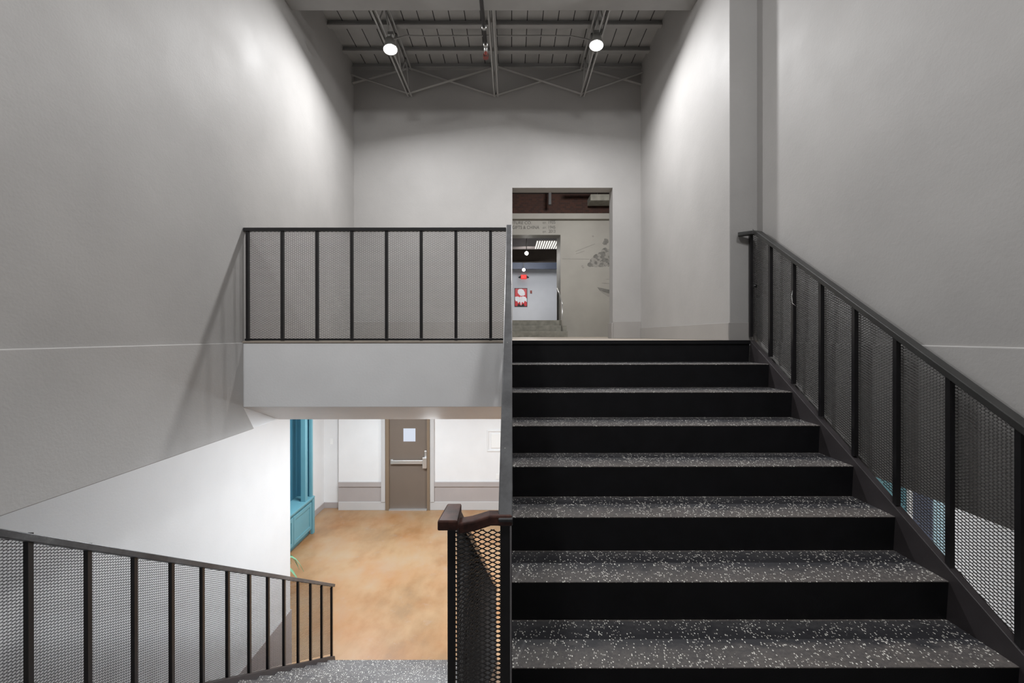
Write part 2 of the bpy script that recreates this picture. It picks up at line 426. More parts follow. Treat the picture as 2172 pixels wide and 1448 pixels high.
# dado panelling left and right of the door
def dado(name, xa, xb):
    b = MB()
    b.box((xa, Y_LB - 0.012, lz(1064)), (xb, Y_LB, lz(1031)))
    b.box((xa, Y_LB - 0.035, lz(1031)), (xb, Y_LB, lz(1021)))
    struct(name, b, [M['beige_trim']], bevel=0.004)
dado('trim_1', lx(718), lx(809)); dado('trim_2', lx(921), 5.6)
b = MB()
b.box((lx(718), Y_LB - 0.03, Z_LOW), (lx(818), Y_LB, lz(1063))); b.box((lx(912), Y_LB - 0.03, Z_LOW), (5.6, Y_LB, lz(1063)))
struct('baseboard_back', b, [M['pale_trim']], bevel=0.004)
b = MB(); b.box((-4.32, Y_LB + 0.1, Z_LOW), (lx(718), Y_LB + 0.12, Z_LOW + 0.13)); b.box((-4.32, 9.2, Z_LOW), (-4.305, Y_LB + 0.12, Z_LOW + 0.13))
struct('baseboard_left', b, [M['beige_trim']], bevel=0.003)
b = MB(); b.box((lx(809), Y_LB - 0.045, lz(1063)), (lx(817.5), Y_LB, Z_CUT)); struct('trim_3', b, [M['pale_trim']], bevel=0.004)
b = MB(); b.box((lx(912.5), Y_LB - 0.045, lz(1063)), (lx(921), Y_LB, Z_CUT)); struct('trim_4', b, [M['pale_trim']], bevel=0.004)
# exit door
dr = empty('door_1', (lx(865), Y_LB, Z_LOW)); dr['kind'] = 'structure'
def rel(o, b_, name, m, **kw):                      # build in world coords then hang on parent at its place
    ob = b_.build(name, m, None, **kw); ob.parent = o; ob.matrix_parent_inverse = Matrix.Translation(-Vector(o.location)); return ob
b = MB()
b.box((lx(818), Y_LB - 0.05, Z_LOW), (lx(826), Y_LB + 0.12, -0.1)); b.box((lx(906), Y_LB - 0.05, Z_LOW), (lx(912), Y_LB + 0.12, -0.1))
b.box((lx(826), Y_LB - 0.05, -0.18), (lx(906), Y_LB + 0.12, -0.1))
rel(dr, b, 'door_frame', M['frame_brown'], bevel=0.004)
b = MB()
wx0, wx1, wz0, wz1 = lx(855), lx(881), lz(936), lz(908)
dy0, dy1 = Y_LB + 0.0, Y_LB + 0.045
b.box((lx(826), dy0, Z_LOW + 0.03), (wx0, dy1, -0.18)); b.box((wx1, dy0, Z_LOW + 0.03), (lx(906), dy1, -0.18))
b.box((wx0, dy0, Z_LOW + 0.03), (wx1, dy1, wz0)); b.box((wx0, dy0, wz1), (wx1, dy1, -0.18))
rel(dr, b, 'door_leaf', M['door_brown'])
b = MB(); b.box((wx0, dy0 + 0.02, wz0), (wx1, dy0 + 0.028, wz1)); rel(dr, b, 'window_pane', M['glass_lit'])
b = MB(); b.box((lx(826), Y_LB - 0.08, Z_LOW), (lx(906), Y_LB + 0.1, Z_LOW + 0.03)); rel(dr, b, 'threshold', M['chrome'], bevel=0.004)
b = MB()
b.box((lx(831), dy0 - 0.075, lz(982)), (lx(900), dy0 - 0.035, lz(974))); b.box((lx(829), dy0 - 0.05, lz(983)), (lx(834), dy0, lz(973)))
rel(dr, b, 'push_bar', M['chrome'], bevel=0.008)
b = MB(); b.box((lx(897), dy0 - 0.085, lz(991)), (lx(906), dy0, lz(968))); b.box((lx(900.5), dy0 - 0.03, lz(970)), (lx(905.5), dy0, lz(955)))
rel(dr, b, 'latch_case', M['chrome'], bevel=0.008)
# wall plates and access hatch
b = MB(); b.box((lx(696), Y_LB + 0.11, lz(944)), (lx(702), Y_LB + 0.12, lz(932))); b.box((lx(698.3), Y_LB + 0.105, lz(940)), (lx(699.7), Y_LB + 0.11, lz(936)))
tag(b.build('light_switch', M['plastic_white'], bevel=0.002), 'white light switch on the white wall beside the teal cabinet', 'light switch')
b = MB(); b.box((lx(1052), Y_LB - 0.008, lz(1016)), (lx(1058), Y_LB, lz(1005))); b.box((lx(1053.5), Y_LB - 0.011, lz(1014)), (lx(1056.5), Y_LB - 0.008, lz(1007)))
tag(b.build('power_outlet', M['plastic_white'], bevel=0.002), 'white outlet plate low on wall, just above the dado rail', 'outlet')
hx0, hx1, hz0, hz1 = lx(1033), lx(1078), lz(957), lz(912)
ho = empty('access_panel', ((hx0 + hx1) / 2, Y_LB, (hz0 + hz1) / 2)); tag(ho, 'square white access panel with raised frame, right of exit door', 'access panel')
b = MB()
for (a, c, d, e) in ((hx0, hx1, hz1 - 0.03, hz1), (hx0, hx1, hz0, hz0 + 0.03), (hx0, hx0 + 0.03, hz0 + 0.03, hz1 - 0.03), (hx1 - 0.03, hx1, hz0 + 0.03, hz1 - 0.03)):
    b.box((a, Y_LB - 0.018, d), (c, Y_LB, e))
rel(ho, b, 'frame', M['white_wall'], bevel=0.003)
b = MB(); b.box((hx0 + 0.09, Y_LB - 0.014, hz0 + 0.08), (hx1 - 0.09, Y_LB, hz1 - 0.08)); rel(ho, b, 'panel', M['plastic_white'], bevel=0.003)

# teal built-in cabinet with open shelf niche above
cb = empty('built_in_cabinet', (-4.15, 8.4, Z_LOW)); tag(cb, 'teal built-in cabinet with open niche above two-door base', 'cabinet')
XF = -3.99; YE = 9.13; Y0C = 6.6; ZT = -1.57
b = MB(); b.box((-4.32, Y0C, Z_LOW + 0.09), (XF - 0.02, YE, ZT - 0.03)); b.box((-4.32, Y0C, Z_LOW), (XF - 0.07, YE - 0.02, Z_LOW + 0.09)); rel(cb, b, 'body', M['teal'])
b = MB(); b.box((-4.32, Y0C, ZT - 0.04), (XF + 0.025, YE + 0.02, ZT)); b.box((-4.32, Y0C, ZT - 0.07), (XF + 0.008, YE + 0.01, ZT - 0.04)); rel(cb, b, 'countertop', M['teal'], bevel=0.006)
b = MB(); b.box((-4.32, Y0C, ZT), (-4.30, YE, Z_CUT)); rel(cb, b, 'back_panel', M['teal_shade'])
b = MB(); b.box((-4.30, YE - 0.03, ZT), (XF - 0.02, YE, Z_CUT)); rel(cb, b, 'end_panel', M['teal_shade'])
b = MB(); b.box((-4.09, 8.80, ZT), (XF - 0.01, 8.90, Z_CUT)); rel(cb, b, 'stile', M['teal'], bevel=0.004)
b = MB(); b.box((-4.05, YE - 0.06, ZT), (XF - 0.005, YE, Z_CUT)); rel(cb, b, 'stile', M['teal'], bevel=0.004)
b = MB(); b.box((XF - 0.03, YE - 0.07, Z_LOW), (XF + 0.02, YE + 0.02, ZT - 0.05)); rel(cb, b, 'corner_post', M['teal'], bevel=0.004)
for (ya, yb) in ((6.9, 7.55), (7.57, 8.29), (8.305, 9.04)):
    b = MB(); z0, z1 = Z_LOW + 0.12, ZT - 0.10
    b.box((XF - 0.019, ya, z0), (XF - 0.006, yb, z1))
    for q in ((ya, ya + 0.07, z0, z1), (yb - 0.07, yb, z0, z1), (ya + 0.07, yb - 0.07, z0, z0 + 0.07), (ya + 0.07, yb - 0.07, z1 - 0.07, z1)):
        b.box((XF - 0.006, q[0], q[2]), (XF + 0.006, q[1], q[3]))
    rel(cb, b, 'cabinet_door', M['teal'], bevel=0.003)
b = MB(); b.box((-4.31, YE + 0.02, Z_LOW + 0.13), (-4.27, YE + 0.11, Z_CUT)); struct('trim_5', b, [M['beige_trim']])

# plant whose leaf tips show past the corner of the white wall
pl = empty('potted_plant', (-3.68, 6.9, Z_LOW)); tag(pl, 'green plant with long pointed leaves on floor by teal cabinet', 'plant')
b = MB()
prof = [(0.0, 0.0), (0.13, 0.0), (0.17, 0.30), (0.155, 0.30), (0.15, 0.26), (0.0, 0.26)]
sg = 20; vs = [(-3.68 + r_ * math.cos(2 * math.pi * k / sg), 6.9 + r_ * math.sin(2 * math.pi * k / sg), Z_LOW + z_) for r_, z_ in prof for k in range(sg)]
b.add(vs, [(i * sg + k, i * sg + (k + 1) % sg, (i + 1) * sg + (k + 1) % sg, (i + 1) * sg + k) for i in range(len(prof) - 1) for k in range(sg)])
rel(pl, b, 'pot', M['black_matte'], smooth=True)
for i in range(11):
    an = math.sin(i * 2.4 + 0.1) * 1.55; L = 0.55 + 0.1 * math.sin(i * 3.1); b = MB(); n = 8
    if i == 0: an = 0.02; L = 0.56
    vs = []
    for j in range(n + 1):
        t = j / n; wd = 0.035 * math.sin(math.pi * min(1, 0.12 + t * 0.88)) ** 0.8
        rr = 0.03 + L * t * (0.75); zz = Z_LOW + 0.27 + 0.42 * math.sin(t * 2.3) * (0.9 if i else 0.62) - 0.28 * t * t
        c = Vector((-3.68 + rr * math.cos(an), 6.9 + rr * math.sin(an), zz)); sd = Vector((-math.sin(an), math.cos(an), 0))
        vs += [c - sd * wd, c + Vector((0, 0, -0.008)), c + sd * wd]
    fs = []
    for j in range(n): fs += [(3 * j, 3 * j + 1, 3 * j + 4, 3 * j + 3), (3 * j + 1, 3 * j + 2, 3 * j + 5, 3 * j + 4)]
    b.add(vs, fs); lf = rel(pl, b, 'leaf', M['leaf'], smooth=True)
    so = lf.modifiers.new('thickness', 'SOLIDIFY'); so.thickness = 0.002

# what shows under the right wall, beyond the mesh: a blue door and a dark noticeboard
b = MB(); b.box((5.50, 6.42, Z_LOW), (5.59, 7.2, 0.3)); o = b.build('closet_door', M['teal'], bevel=0.004)
tag(o, 'blue closet door glimpsed through the right railing mesh', 'door')
b = MB(); b.box((5.54, 5.97, -1.9), (5.59, 6.27, 0.3)); o = b.build('notice_board', M['blue_steel'], bevel=0.004)
tag(o, 'dark grey board hanging on the white wall, seen through right railing mesh', 'board')
b = MB(); b.box((5.52, 5.77, Z_LOW), (5.59, 5.95, 0.4)); o = b.build('wall_pilaster', M['pale_blue'], bevel=0.004)
tag(o, 'narrow pale blue pilaster on white wall behind the right railing mesh', 'pilaster')

# ------------------------------------------------------------------ middle landing
b = MB(); b.box((-2.195, Y_FRONT, -0.22), (XR - 0.02, D_TOP - 0.03, -0.006), 1); b.box((-2.195, Y_FRONT, -0.006), (XR - 0.02, D_TOP - 0.03, 0.0), 0)
struct('floor_middle', b, [M['tread'], M['charcoal']])

# ------------------------------------------------------------------ upper flight
st = empty('staircase', (1.0, 1.5, 0)); tag(st, 'upper flight of black steps with white-flecked rubber treads rising to the landing', 'stairs')
X0S, X1S = 0.0, 1.972
NOS = 0.012
def nose(k): return 1.474 + (k - 1) * RUN           # depth of nosing k, height k*RISE
for k in range(1, 10):
    y = nose(k); z = k * RISE
    if k < 9:
        b = MB(); b.prism_x([(y, z), (y, z - 0.005), (y + RUN + 0.012, z - 0.005), (y + RUN + 0.012, z)], X0S, X1S)
        rel(st, b, 'tread', M['tread'], bevel=0.0015)
    b = MB(); b.prism_x([(y + 0.001, z - (0.005 if k < 9 else 0.02)), (y + NOS, z - RISE), (y + NOS + 0.02, z - RISE), (y + NOS + 0.02, z - 0.006)], X0S, X1S)
    rel(st, b, 'riser', M['riser'])
b = MB(); b.prism_x([(Y_EDGE - 0.012, Z_UP + 0.002), (Y_EDGE - 0.012, Z_UP - 0.03), (Y_EDGE + 0.03, Z_UP - 0.03), (Y_EDGE + 0.03, Z_UP + 0.002)], X0S, X1S)
rel(st, b, 'top_nosing', M['riser'], bevel=0.003)
def stringer(x0, x1, ya, yb, off, depth, z_of):
    b = MB(); b.prism_x([(ya, z_of(ya) + off), (yb, z_of(yb) + off), (yb, z_of(yb) - depth), (ya, z_of(ya) - depth)], x0, x1); return b
def zu(y): return RISE + (y - nose(1)) * SLOPE      # nosing line of the upper flight
b = MB()
b.prism_x([(nose(1) - 0.20, 0.0), (nose(1) - 0.20, zu(nose(1) - 0.2) + 0.075), (Y_EDGE - 0.005, zu(Y_EDGE - 0.005) + 0.075 - 0.07), (Y_EDGE - 0.005, 1.10), (nose(1) + 0.3, 0.0)], X1S, X1S + 0.04)
rel(st, b, 'stringer', M['charcoal'], bevel=0.003)
b = MB()
b.prism_x([(nose(1) - 0.03, 0.0), (nose(1) - 0.03, zu(nose(1) - 0.03)), (Y_EDGE - 0.005, Z_UP - 0.006), (Y_EDGE - 0.005, 1.10), (nose(1) + 0.3, 0.0)], X0S - 0.036, X0S)
rel(st, b, 'stringer', M['charcoal'], bevel=0.003)
b = MB(); b.prism_x([(nose(1) + 0.36, 0.0), (Y_EDGE - 0.006, 1.18), (Y_EDGE - 0.006, 1.10), (nose(1) + 0.44, 0.0)], X0S, X1S)
rel(st, b, 'soffit', M['slab_white'])

# ------------------------------------------------------------------ lower flight
sd_ = empty('staircase', (-1.1, 3.5, Z_LOW)); tag(sd_, 'lower flight of flecked black steps descending beneath the landing to brown floor', 'stairs')
XA, XB = -2.145, -0.215
def zd(y): return -(y - D_TOP) * SLOPE              # nosing line of the lower flight
for j in range(0, 13):
    y = D_TOP + j * RUN; z = -j * RISE
    if j:
        b = MB(); b.prism_x([(y, z), (y, z - 0.028), (y - 0.006, z - 0.034), (y - RUN - 0.012, z - 0.034), (y - RUN - 0.012, z)], XA, XB)
        rel(sd_, b, 'tread', M['tread'], bevel=0.003)
    b = MB(); b.prism_x([(y - 0.004, z - (0.034 if j else 0.0)), (y - NOS, z - RISE), (y - NOS - 0.02, z - RISE), (y - NOS - 0.02, z - 0.03)], XA, XB)
    rel(sd_, b, 'riser', M['riser'])
for (x0, x1, off) in ((XA - 0.05, XA, 0.03), (XB, XB + 0.036, 0.03)):
    b = MB(); b.prism_x([(D_TOP - 0.03, zd(D_TOP) + off - 0.02), (D_TOP - 0.03, -0.22), (4.9, Z_LOW), (5.52, Z_LOW), (5.50, zd(5.50) + off), (D_TOP, zd(D_TOP) + off)], x0, x1)
    rel(sd_, b, 'stringer', M['charcoal'], bevel=0.003)

# ------------------------------------------------------------------ railings of black bar and expanded mesh
LWD, SWD = 0.0335, 0.0148
def clip(p, q, planes):
    (u0, v0), (u1, v1) = p, q; t0, t1 = 0.0, 1.0
    for a, b_, c in planes:                          # keep a*u+b*v+c >= 0
        f0 = a * u0 + b_ * v0 + c; f1 = a * u1 + b_ * v1 + c
        if f0 < 0 and f1 < 0: return None
        if f0 < 0: t0 = max(t0, f0 / (f0 - f1))
        elif f1 < 0: t1 = min(t1, f0 / (f0 - f1))
    if t1 - t0 < 1e-4: return None
    g = lambda t: (u0 + (u1 - u0) * t, v0 + (v1 - v0) * t)
    return g(t0), g(t1)
def mesh_sheet(width, slope, height, axis, w_=0.0027, th=0.0018):
    """expanded metal sheet filling a parallelogram: u in 0..width, v in slope*u .. slope*u+height; axis 'x' or 'y'"""
    planes = [(1, 0, 0), (-1, 0, width), (-slope, 1, 0), (slope, -1, height)]
    lo = min(0, slope * width); hi = max(0, slope * width) + height
    a = SWD / 4 * 0.92; bl = LWD * 0.17; mb = MB()
    j = int(lo / (SWD / 2)) - 2
    while j * SWD / 2 < hi + SWD:
        zc = j * SWD / 2; ph = (LWD / 2) if j % 2 else 0.0; u = -LWD - ph
        while u < width + LWD:
            P = [(u, zc + a), (u + bl, zc + a), (u + LWD / 2, zc - a), (u + LWD / 2 + bl, zc - a), (u + LWD, zc + a)]
            for p, q in zip(P, P[1:]):
                c = clip(p, q, planes)
                if not c: continue
                (u0, v0), (u1, v1) = c; du, dv = u1 - u0, v1 - v0; L = math.hypot(du, dv)
                nx, ny = -dv / L * w_ / 2, du / L * w_ / 2
                vs = []
                for (uu, vv) in ((u0, v0), (u1, v1)):
                    for s1, s2 in ((-1, -1), (1, -1), (1, 1), (-1, 1)):
                        pu, pv, pt = uu + nx * s1, vv + ny * s1, s2 * th / 2 + s1 * 0.0006
                        vs.append((pu, pt, pv) if axis == 'x' else (pt, pu, pv))
                mb.add(vs, [(0, 1, 5, 4), (1, 2, 6, 5), (2, 3, 7, 6), (3, 0, 4, 7)])
            u += LWD
        j += 1
    return mb.mesh('expanded_mesh', M['mesh_steel'])
def put(parent, me, name, loc):
    o = bpy.data.objects.new(name, me); COL.objects.link(o); o.parent = parent
    o.location = Vector(loc) - Vector(parent.location); return o
PW = 0.0235                                         # square bar
def post_mesh(h):
    b = MB(); b.box((-PW / 2, -PW / 2, 0), (PW / 2, PW / 2, h)); return b.mesh('post', M['black_steel'])

# --- landing guard
g = empty('guard_railing', (-1.1, Y_EDGE, Z_UP)); tag(g, 'level black mesh railing along the edge of the upper landing', 'railing')
RZ = 2.543
b = MB(); b.bar([(XL + 0.002, Y_EDGE + 0.03, RZ - 0.014), (-0.045, Y_EDGE + 0.03, RZ - 0.014)], 0.045, 0.028); rel(g, b, 'handrail', M['black_steel'], bevel=0.003)
b = MB(); b.box((XL + 0.01, Y_EDGE + 0.015, Z_UP + 0.002), (-0.045, Y_EDGE + 0.04, Z_UP + 0.02)); rel(g, b, 'bottom_rail', M['black_steel'], bevel=0.002)
lx_posts = [-2.202] + [-1.912 + 0.2895 * i for i in range(7)]
pm = post_mesh(RZ - 0.028 - Z_UP)
for x in lx_posts: put(g, pm, 'post', (x, Y_EDGE + 0.03, Z_UP))
sh = mesh_sheet(0.2895, 0, RZ - 0.03 - Z_UP - 0.01, 'x')
for i in range(7): put(g, sh, 'mesh_panel', (lx_posts[i] + (0 if i else 0.0), Y_EDGE + 0.042, Z_UP + 0.01))
sh2 = mesh_sheet(0.13, 0, RZ - 0.03 - Z_UP - 0.01, 'x')
put(g, sh2, 'mesh_panel', (lx_posts[7], Y_EDGE + 0.042, Z_UP + 0.01))

# --- right railing of the upper flight
HR = 0.90
def zr(y): return zu(y) + HR + 0.045                # top of rail over the nosing line
XRR = 1.992
g = empty('stair_railing', (XRR, 2.6, 0.9)); tag(g, 'black sloping mesh railing up the right side of upper flight, by grey wall', 'railing')
b = MB(); b.bar([(XRR, 0.95, zr(0.95) - 0.016), (XRR, 3.66, zr(3.66) - 0.016), (XRR, 3.72, zr(3.69) - 0.016), (XRR - 0.11, 3.775, zr(3.69) - 0.022)], 0.048, 0.032)
rel(g, b, 'handrail', M['dark_rail'], bevel=0.004)
y_posts_r = [nose(1) + 0.016 + RUN * i for i in range(-1, 9)]
pm = post_mesh(HR + 0.045 - 0.03 - 0.045)
for i, y in enumerate(y_posts_r):
    put(g, pm, 'post', (XRR, y, zu(y) + 0.045 if i < 9 else zu(y) + 0.02))
sh = mesh_sheet(RUN, SLOPE, HR - 0.045, 'y')
for i in range(9): put(g, sh, 'mesh_panel', (XRR + 0.013, y_posts_r[i], zu(y_posts_r[i]) + 0.06))
b = MB(); b.tube([(XRR - 0.012, 3.20, 1.96), (XRR - 0.018, 3.20, 1.92), (XRR - 0.02, 3.19, 1.87), (XRR - 0.012, 3.165, 1.85)], 0.002, 6)
rel(g, b, 'wire_tie', M['galv'], smooth=True)
b = MB(); b.tube([(XRR + 0.0, 3.72, 2.05), (XRR - 0.01, 3.69, 2.045)], [0.014, 0.012], 10)
rel(g, b, 'bolt', M['black_steel'], smooth=True)

# --- middle railing: up the open side of the upper flight, round the newel, down the lower flight
XC = -0.020; XD = -0.192
g = empty('stair_railing', (XC, 1.47, 0)); tag(g, 'centre black mesh railing with worn top, turning between the two flights', 'railing')
YB_ = 1.462
zb = 1.079
def zc(y): return zb + (y - YB_) * (2.568 - zb) / (Y_EDGE + 0.03 - YB_)
b = MB(); b.bar([(XC, YB_ - 0.022, zc(YB_ - 0.02) - 0.017), (XC, Y_EDGE + 0.03, 2.568 - 0.017), (XC, Y_EDGE + 0.055, 2.568 - 0.017)], 0.046, 0.034)
rel(g, b, 'handrail', M['worn_rail'], bevel=0.004)
# the turned piece and its block end
b = MB(); b.bar([(XC + 0.022, YB_, zb - 0.022), (XC - 0.05, YB_ + 0.0, zb - 0.022), (XC - 0.10, YB_ - 0.005, zb - 0.036), (XC - 0.155, YB_ - 0.02, zb - 0.040)], 0.050, 0.034)
tn = rel(g, b, 'turned_rail', M['brown_rail'], bevel=0.006); tn['label'] = 'brown-black curved rail joining the two handrails'
b = MB()
nx0, nx1, fx0, fx1, yn, yf = -0.228, -0.166, -0.212, -0.165, 1.385, 1.495
zt = zb + 0.014
b.add([(nx0, yn, zt - 0.045), (nx1, yn, zt - 0.045), (fx1, yf, zt - 0.045), (fx0, yf, zt - 0.045), (nx0, yn, zt - 0.014), (nx1, yn, zt - 0.014), (fx1, yf, zt), (fx0, yf, zt)],
      [(3, 2, 1, 0), (4, 5, 6, 7), (0, 1, 5, 4), (1, 2, 6, 5), (2, 3, 7, 6), (3, 0, 4, 7)])
rb = rel(g, b, 'rail_end', M['brown_rail'], bevel=0.005); rb['label'] = 'chipped brown-black block end of the rail'
# rail going down
zdd = lambda y: zt - 0.02 - (y - yf) * SLOPE
b = MB(); b.bar([(XD, yf - 0.005, zt - 0.03), (XD, yf + 0.03, zdd(yf + 0.03) - 0.016), (XD, 5.40, zdd(5.40) - 0.016)], 0.046, 0.032)
rel(g, b, 'handrail', M['brown_rail'], bevel=0.004)
# newel posts of the turn
b = MB(); b.box((-0.206, YB_ - 0.012, 0.0), (-0.182, YB_ + 0.012, zb - 0.04)); rel(g, b, 'newel', M['black_steel'], bevel=0.002)
b = MB(); b.box((XC - 0.017, YB_ - 0.014, 0.0), (XC + 0.014, YB_ + 0.014, zb - 0.03)); rel(g, b, 'newel', M['black_steel'], bevel=0.002)
put(g, mesh_sheet(0.148, 0, 0.99, 'x', 0.0030, 0.0018), 'mesh_panel', (-0.182, YB_, 0.03))
b = MB(); b.box((-0.19, YB_ - 0.01, 0.005), (XC, YB_ + 0.01, 0.028)); rel(g, b, 'bottom_rail', M['black_steel'], bevel=0.002)
pm = post_mesh(0.82)
ys = [nose(1) - 0.012 + RUN * i for i in range(1, 9)]
for y in ys: put(g, pm, 'post', (XC, y, zc(y) - 0.03 - 0.82 + 0.0))
sh = mesh_sheet(RUN, (2.568 - zb) / (Y_EDGE + 0.03 - YB_), 0.80, 'y')
for y in [nose(1) - 0.012] + ys[:-1]: put(g, sh, 'mesh_panel', (XC - 0.013, y, zc(y) - 0.84))
pm = post_mesh(0.86)
yd = [1.76 + RUN * i for i in range(13)]
for y in yd: put(g, pm, 'post', (XD, y, zdd(y) - 0.03 - 0.86))
sh = mesh_sheet(RUN, -SLOPE, 0.83, 'y')
for y in [1.474] + yd[:-1]: put(g, sh, 'mesh_panel', (XD + 0.013, y, zdd(y) - 0.86))

# --- left railing of the lower flight
XLR = -2.175
g = empty('stair_railing', (XLR, 3.6, -0.6)); tag(g, 'black sloping mesh railing descending in lower left corner, before white wall', 'railing')
def inv_y(px): return 965 * 2.18 / (1085 - px)
yl = [2.044 + RUN * k for k in range(13)]
def zl_top(y): return CAM.z - (0.410 + 0.0804 * (y - 2.044) / RUN) * 2.175
def zl_bot(y): return CAM.z - (1.784 - 0.0822 * (5.476 - y) / RUN) * 2.175
def bl_(y): return zl_top(y)
b = MB(); b.bar([(XLR, Y_FRONT, zl_top(1.80) - 0.016), (XLR, 1.80, zl_top(1.80) - 0.016), (XLR, 5.53, zl_top(5.53) - 0.016)], 0.045, 0.032); rel(g, b, 'handrail', M['worn_rail'], bevel=0.003)
hL = zl_top(3.8) - zl_bot(3.8)
pm = post_mesh(hL - 0.02)
for y in yl: put(g, pm, 'post', (XLR, y, zl_bot(y)))
slL = (zl_top(5.0) - zl_top(4.0))
sh = mesh_sheet(RUN, slL, hL - 0.04, 'y')
hl0 = zl_top(1.80) - 0.03
pm0 = post_mesh(hl0)
yl0 = [1.758 - RUN * i for i in range(0, 13)]
for y in yl0: put(g, pm0, 'post', (XLR, y, 0.0))
sh0 = mesh_sheet(RUN, 0, hl0 - 0.03, 'y')
for y in yl0[1:]: put(g, sh0, 'mesh_panel', (XLR - 0.013, y, 0.02))
for y in [2.044 - RUN, ] + yl[:-1]: put(g, sh, 'mesh_panel', (XLR - 0.013, y, zl_top(y) - 0.02 - (hL - 0.04)))
b = MB(); b.bar([(XLR, 1.8, zl_bot(1.8) + 0.008), (XLR, 5.5, zl_bot(5.5) + 0.008)], 0.03, 0.016); rel(g, b, 'bottom_rail', M['black_steel'], bevel=0.002)

# ------------------------------------------------------------------ ceiling steel
b = MB(); ZB = 4.945
b.box((XL, 4.20, ZB), (1.83, 4.62, ZB + 0.02)); b.box((XL, 4.40, ZB + 0.02), (1.83, 4.42, Z_DECK - 0.07)); b.box((XL, 4.20, Z_DECK - 0.07), (1.83, 4.62, Z_DECK - 0.05))
tag(b.build('steel_beam', M['beam_paint'], bevel=0.004), 'wide grey painted beam crossing the ceiling at the top of the view', 'beam')
def joist(x, label):
    j = empty('bar_joist', (x, 5.5, 5.0)); tag(j, label, 'joist', 'open web bar joists over the landing')
    ya, yb = 4.62, Y_BACK - 0.03
    for nm, z0, z1 in (('bottom_chord', 5.0, 5.032), ('top_chord', 5.37, 5.40)):
        b = MB()
        for sx in (-1, 1):
            b.box((sx * 0.010, ya - 5.5, z0 - 5.0), (sx * 0.034, yb - 5.5, z0 + 0.005 - 5.0)); b.box((sx * 0.010, ya - 5.5, z0 - 5.0), (sx * 0.014, yb - 5.5, z1 - 5.0))
        b.build(nm, M['ceil_steel'], j)
    b = MB(); n = 7; yy = [ya - 5.5 + 0.02 + (yb - ya - 0.04) * i / n for i in range(n + 1)]
    for i in range(n):
        z0, z1 = (0.016, 0.385) if i % 2 else (0.385, 0.016)
        b.tube([(0, yy[i], z0), (0, yy[i + 1], z1)], 0.009, 8)
    b.build('web', M['ceil_steel'], j, smooth=True)
    return j
joist(-1.425, 'leftmost of three open web joists, behind the left spotlight')
joist(-0.215, 'middle of three open web joists, beside the sprinkler pipe')
joist(0.995, 'rightmost of three open web joists, behind the right spotlight')
for y, t_ in ((5.53, 'nearest of three purlins under the roof boards, next to the wide beam'), (6.03, 'middle of three purlins under roof boards, level with the spotlights'), (6.395, 'farthest of three purlins, against the far wall')):
    b = MB(); b.box((XL, y - 0.005, 5.40), (1.83, y + 0.005, Z_DECK)); b.box((XL, y - 0.035, 5.398), (1.83, y + 0.035, 5.415))
    tag(b.build('purlin', M['ceil_steel'], bevel=0.002), t_, 'purlin', 'roof purlins')
def brace(p, q, label):
    b = MB(); b.bar([p, q], 0.045, 0.006); b.bar([Vector(p) + Vector((0, 0.014, 0.012)), Vector(q) + Vector((0, 0.014, 0.012))], 0.005, 0.028)
    tag(b.build('bridging_angle', M['ceil_steel']), label, 'brace', 'diagonal bridging between joists')
yb_ = 6.30
brace((-1.43, yb_, 5.0), (-0.22, yb_ + 0.02, 5.38), 'bridging angle rising right from left joist bottom to middle joist top')
brace((-1.43, yb_ + 0.05, 5.38), (-0.22, yb_ + 0.07, 5.0), 'bridging angle falling right from left joist top to middle joist bottom')
brace((-0.22, yb_, 5.38), (0.99, yb_ + 0.02, 5.0), 'bridging angle falling right from middle joist top to right joist bottom')
brace((-0.22, yb_ + 0.05, 5.0), (0.99, yb_ + 0.07, 5.38), 'bridging angle rising right from middle joist bottom to right joist top')
brace((-1.43, yb_, 5.0), (XL + 0.005, yb_ + 0.02, 5.27), 'bridging angle from left joist bottom up to the left wall')
brace((-1.43, yb_ + 0.05, 5.38), (XL + 0.005, yb_ + 0.07, 5.18), 'bridging angle from left joist top down to the left wall')
brace((0.99, yb_, 5.0), (1.825, yb_ + 0.02, 5.30), 'bridging angle from right joist bottom up to the right wall')
brace((0.99, yb_ + 0.05, 5.38), (1.825, yb_ + 0.07, 5.16), 'bridging angle from right joist top down to the right wall')

# sprinkler pipe
sp = empty('sprinkler_pipe', (-0.30, 4.6, 4.86)); tag(sp, 'black sprinkler pipe ending in a pendent head beside the middle joist', 'pipe')
b = MB(); b.tube([(-0.30, 2.0, 4.86), (-0.285, 5.02, 4.86)], 0.021, 14); rel(sp, b, 'pipe', M['pipe_black'], smooth=True)
b = MB(); b.tube([(-0.285, 4.72, 4.86), (-0.285, 4.76, 4.86)], 0.027, 14); rel(sp, b, 'coupling', M['galv'], smooth=True)
b = MB(); b.tube([(-0.285, 5.0, 4.86), (-0.285, 5.05, 4.86), (-0.285, 5.065, 4.845), (-0.285, 5.065, 4.80)], [0.026, 0.026, 0.024, 0.02], 12); rel(sp, b, 'elbow', M['galv'], smooth=True)
b = MB(); b.tube([(-0.285, 5.065, 4.80), (-0.285, 5.065, 4.765)], [0.018, 0.012], 10); b.tube([(-0.31, 5.065, 4.785), (-0.312, 5.065, 4.75), (-0.285, 5.065, 4.735)], 0.004, 6)
b.tube([(-0.26, 5.065, 4.785), (-0.258, 5.065, 4.75), (-0.285, 5.065, 4.735)], 0.004, 6); b.tube([(-0.285, 5.065, 4.737), (-0.285, 5.065, 4.731)], 0.03, 12)
rel(sp, b, 'sprinkler_head', M['red'])

